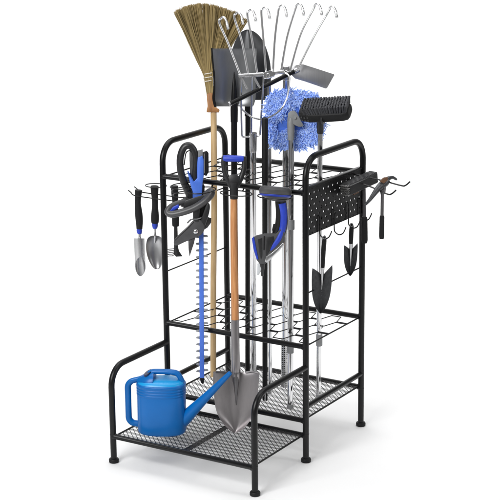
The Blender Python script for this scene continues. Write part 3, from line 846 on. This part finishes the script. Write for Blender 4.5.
q = Lean(185, aty(154, 185, LYm+.002), 270, aty(154, 270, LYm+.002))
t = thing('hand_scoop', 'silver rounded scoop trowel with black grip hanging just left of the rack post', 'hand tool', q(157, 269))
m = MB(); wavy(m, q, [(154.6, 186), (154.6, 190), (155, 200), (155, 210), (155, 218), (155, 223)], lambda s: .0116+.0016*math.sin(s*9+.6)); m.build('grip', M['foam'], t)
m = MB(); m.prof([(q(155, 221), .0088), (q(155, 225), .0100), (q(155, 228.4), .0074)], 16); m.build('collar', M['royal'], t)
m = MB(); m.tube([q(155, 227), q(155.2, 236), q(155, 242, -.008)], .0040, 12); m.build('neck', M['satin'], t)
m = MB()
m.blade([(235.6, 152.4, 157.4), (237, 149, 160.6), (240, 147, 162.8), (246, 146, 164), (253, 146.6, 164), (260, 148.6, 163.2), (265, 151.2, 161.8), (267.8, 153.4, 160.2), (269.2, 155.2, 158.6)], q,
        lambda a, b: (.019*abs(a)**2.2-.014*math.sin(min(1, b*1.1)*math.pi*.9))*(1-b**1.8)-.002+(.012*max(0, 1-b*6)), .0016, 20)
m.build('pan', M['scoop'], t, 60)

q = Lean(185, aty(175, 185, LYm+.002), 260, aty(175, 260, LYm+.002))
t = thing('hand_fork', 'black hand cultivator with short bent tines hanging behind the left post', 'hand tool', q(177, 257))
m = MB(); wavy(m, q, [(174.5, 186), (175, 196), (175.4, 208), (175.6, 218), (175.6, 226)], lambda s: .0106+.0014*math.sin(s*9+.6)); m.build('grip', M['foam'], t)
m = MB(); m.tube([q(175.6, 224), q(175.8, 236), q(176, 248), q(177.5, 254)], lambda s: .0058+.0022*s, 12); m.build('neck', M['plastic'], t)
for k in range(5):
    m = MB(); v = 249.6+k*1.7
    m.tube(crom([q(176.4, 248.6+k*.9, 0), q(173, v-.8, .004), q(169.5, v-.4, .008), q(167.0, v+.2, .016)], 4), .0014, 6); m.build('tine', M['dsteel'], t)
m = MB(); m.slab([(174, 246), (177.4, 246), (179.4, 251.6), (182.6, 256.4), (176, 256.8), (173.6, 254)], q, -.003, .003, .5); m.build('hub', M['plastic'], t)

# ================================================================ TOOLS ON THE RIGHT PANEL
PYm = (PY0+PY1)/2
q = Lean(185, aty(363.8, 190, PYm)); c0 = aty(363.8, 190, PYm)
t = thing('wire_brush', 'black ridged brush with grey bristle face lying across the long prongs by the rear post', 'brush', aty(364.2, 243, PYm))
ya = Vector((0, 1, 0)); xa = Vector((1, 0, 0))
ca, cb_ = aty(345.8, 190, PYm-.075), aty(374, 177, PYm+.060)
axb = (cb_-ca).normalized(); L = (cb_-ca).length
upb = (UPZ-axb*axb.z).normalized(); sd = axb.cross(upb).normalized()
m = MB()
m.box((ca+cb_)/2+upb*.0, axb*L/2, sd*.017, upb*.0165, .003); bx = m.build('block', M['plastic'], t)
m = MB()
for i in range(20):
    p = ca+axb*(L*(i+.5)/20)
    m.box(p+upb*.0168, axb*.0011, sd*.0150, upb*.0022)
m.build('ridge', M['grey'], bx)
m = MB()
for i in range(7):
    for j in range(5):
        for k in range(5):
            p = ca+sd*(-.014+.028*i/6+R.gauss(0, .0008))+upb*(-.014+.028*j/4+R.gauss(0, .0008))
            m.tube([p+axb*.001, p-axb*(.008+R.gauss(0, .0004))+sd*R.gauss(0, .0007)+upb*R.gauss(0, .0006)], .0010, 4)
m.build('bristles', M['wirebr'], t, 0)
hp = aty(363.8, 194, PYm)
m = MB(); m.tube([aty(364, 188, PYm), aty(364.4, 219, PYm)], .0052, 12); m.build('shaft', M['dsteel'], t)
m = MB(); m.prof([(aty(364.3, 217, PYm), .0080), (aty(364.4, 219, PYm), .0094), (aty(364.6, 240, PYm), .0098), (aty(364.6, 243, PYm), .0080)], 16); m.build('grip', M['foam'], t)
m = MB(); m.box(ca+axb*.035-upb*.0185, axb*.012, sd*.012, upb*.003, .001); m.build('wedge', M['orange'], t)

t = thing('hammer', 'claw hammer with black grip hanging from the far end of the long prongs', 'hammer', aty(382, 239, PYm))
hc = aty(383.4, 184, PYm)
m = MB()
pts = [aty(365.2, 205.0, PYm-.085), aty(369.6, 200.0, PYm-.068), aty(374, 194, PYm-.046), aty(378.6, 188, PYm-.022), hc]
m.tube(crom(pts, 5), lambda s: .0034+.0095*s, 14, flat=.85)
m.prof([(aty(381, 186.4, PYm-.010), .0110), (aty(384.6, 182.4, PYm+.004), .0140), (aty(387, 180, PYm+.012), .0120)], 16)
m.tube(crom([aty(386.0, 180.4, PYm+.010), aty(389.4, 178, PYm+.024), aty(393, 177.6, PYm+.036), aty(396.6, 179.6, PYm+.046)], 5), lambda s: .0082-.0050*s, 14)
m.build('head', M['trowel'], t)
m = MB(); m.slab([(379.6, 181.6), (383, 177.6), (387.6, 177), (388, 180), (384, 183.6)], Lean(180, hc), .010, .0155, .8); m.build('wedge', M['orange'], t)
m = MB(); m.prof([(hc, .0095), (aty(382.8, 192, PYm), .0085), (aty(382.4, 195, PYm), .0050), (aty(382, 218, PYm), .0050)], 14); m.build('shaft', M['dsteel'], t)
m = MB(); m.prof([(aty(382, 215.6, PYm), .0060), (aty(382, 217, PYm), .0074), (aty(381.6, 236, PYm), .0080), (aty(381.6, 238.6, PYm), .0068)], 16); m.build('grip', M['foam'], t)

def trowel(label, H, vt, vb0, vtip, cu_t, cu_b, hw, lean):
    q = Lean(vt, H, vtip, H)
    t = thing('trowel', label, 'trowel', q(cu_b, vtip), 'black trowels hung on the panel hooks')
    m = MB()
    du = cu_b-cu_t
    m.tube(crom([q(cu_t-.6, vt), q(cu_t, vt+3), q(cu_t+du*.25, vt+(vb0-vt)*.4), q(cu_t+du*.5, vb0-2), q(cu_t+du*.6, vb0+3, .002)], 5), lambda s: .0042+.0030*math.sin(min(1, s*1.1)*math.pi), 14); m.build('grip', M['rubber'], t)
    m = MB(); m.tube([q(cu_t, vt+1.5, .006+.006*math.cos(k*.5236)*0) + RT*.0045*math.cos(k*.5236)+UPZ*.0045*math.sin(k*.5236) for k in range(12)], .0011, 6, closed=True); m.build('hanging_loop', M['midgrey'], t)
    Hh = vtip-vb0
    rows = []
    for f, w in ((-.02, .96), (.06, 1.0), (.3, .98), (.55, .90), (.72, .74), (.86, .5), (.96, .22), (1, .05)):
        v = vb0+Hh*f; c = cu_t+du*(.55+.45*f); rows.append((v, c-hw*w, c+hw*w))
    m = MB()
    m.blade(rows, lambda u, v, o=0: q(u, v-lean*0, o), lambda a, b: (.020*(a*a+.02)**.5-.008)*(1-.35*b)+.004*b, .0018, 18, vs=lambda a, b: (1-b)**1.5*(5.5-(9.5+1.5*a)*abs(a)**.8)*hw/10)
    bl = m.build('blade', M['trowel'], t)
    m = MB()
    k = 0
    for i in range(7):
        v = vtip-3-Hh*.55*i/6; c = cu_t+du*(.55+.45*(v-vb0)/Hh)
        m.box(q(c+.3, v, -.0035), RT*.0010, FH*.0012, UPZ*.0005)
    m.build('depth_mark', M['midgrey'], bl, 0)
    m = MB(); m.tube([q(cu_t+du*.5, vb0-4, .003), q(cu_t+du*.62, vb0+8, .001), q(cu_t+du*.7, vb0+18, -.003)], lambda s: .0052*(1-s)+.001, 10); m.build('tang', M['satin'], t)
trowel('larger black trowel hanging at the front end of the perforated panel', JH[0]+Vector((.004, -.002, 0)), 236, 271.5, 313.5, 324.4, 320.6, 10.3, 0)
trowel('smaller black trowel hanging beside the rear right post', JH[2]+Vector((.004, -.002, 0)), 223.5, 247.5, 276, 351.6, 350.2, 7.0, 0)

# ---------------------------------------------------------------- light
w = bpy.data.worlds.new("World"); sc.world = w; w.use_nodes = True
bg = w.node_tree.nodes['Background']; bg.inputs[0].default_value = (1, 1, 1, 1); bg.inputs[1].default_value = .20
CEN = Vector((0, .33, .35))
def lamp(name, s, l, z, aim, size, sy, power):
    ld = bpy.data.lights.new(name, 'AREA'); ld.shape = 'RECTANGLE'; ld.size = size; ld.size_y = sy; ld.energy = power
    o = bpy.data.objects.new(name, ld); col.objects.link(o)
    c = CEN.copy(); c.z = 0
    o.location = c+FH*s+RT*l+UPZ*z
    o.rotation_euler = (Vector(aim)-o.location).to_track_quat('-Z', 'Y').to_euler()
    return o
lamp('key_softbox', -2.5, -1.7, 2.3, CEN+UPZ*.25, 1.7, 1.7, 105)
lamp('top_softbox', .6, .2, 3.6, CEN+FH*.6, 3.2, 3.2, 66)
lamp('fill_softbox', -1.2, 2.6, 1.7, CEN, .7, 1.8, 16)
lamp('backdrop_softbox', 1.2, 0, 3.4, CEN+FH*4.2+UPZ*.6, 4.5, 1.0, 90)

# ---------------------------------------------------------------- camera and view
cd = bpy.data.cameras.new('camera'); cam = bpy.data.objects.new('camera', cd); col.objects.link(cam)
cd.sensor_width = 36; cd.sensor_fit = 'HORIZONTAL'; cd.lens = 36*FPX/500; cd.clip_start = .05; cd.clip_end = 100
mw = Matrix((RR, UU, -FW)).transposed().to_4x4(); mw.translation = CAM
cam.matrix_world = mw
sc.camera = cam
vs = sc.view_settings; vs.view_transform = 'Standard'; vs.look = 'None'; vs.exposure = 0; vs.gamma = 1; vs.use_curve_mapping = False
sc.render.resolution_x = sc.render.resolution_y = 1024
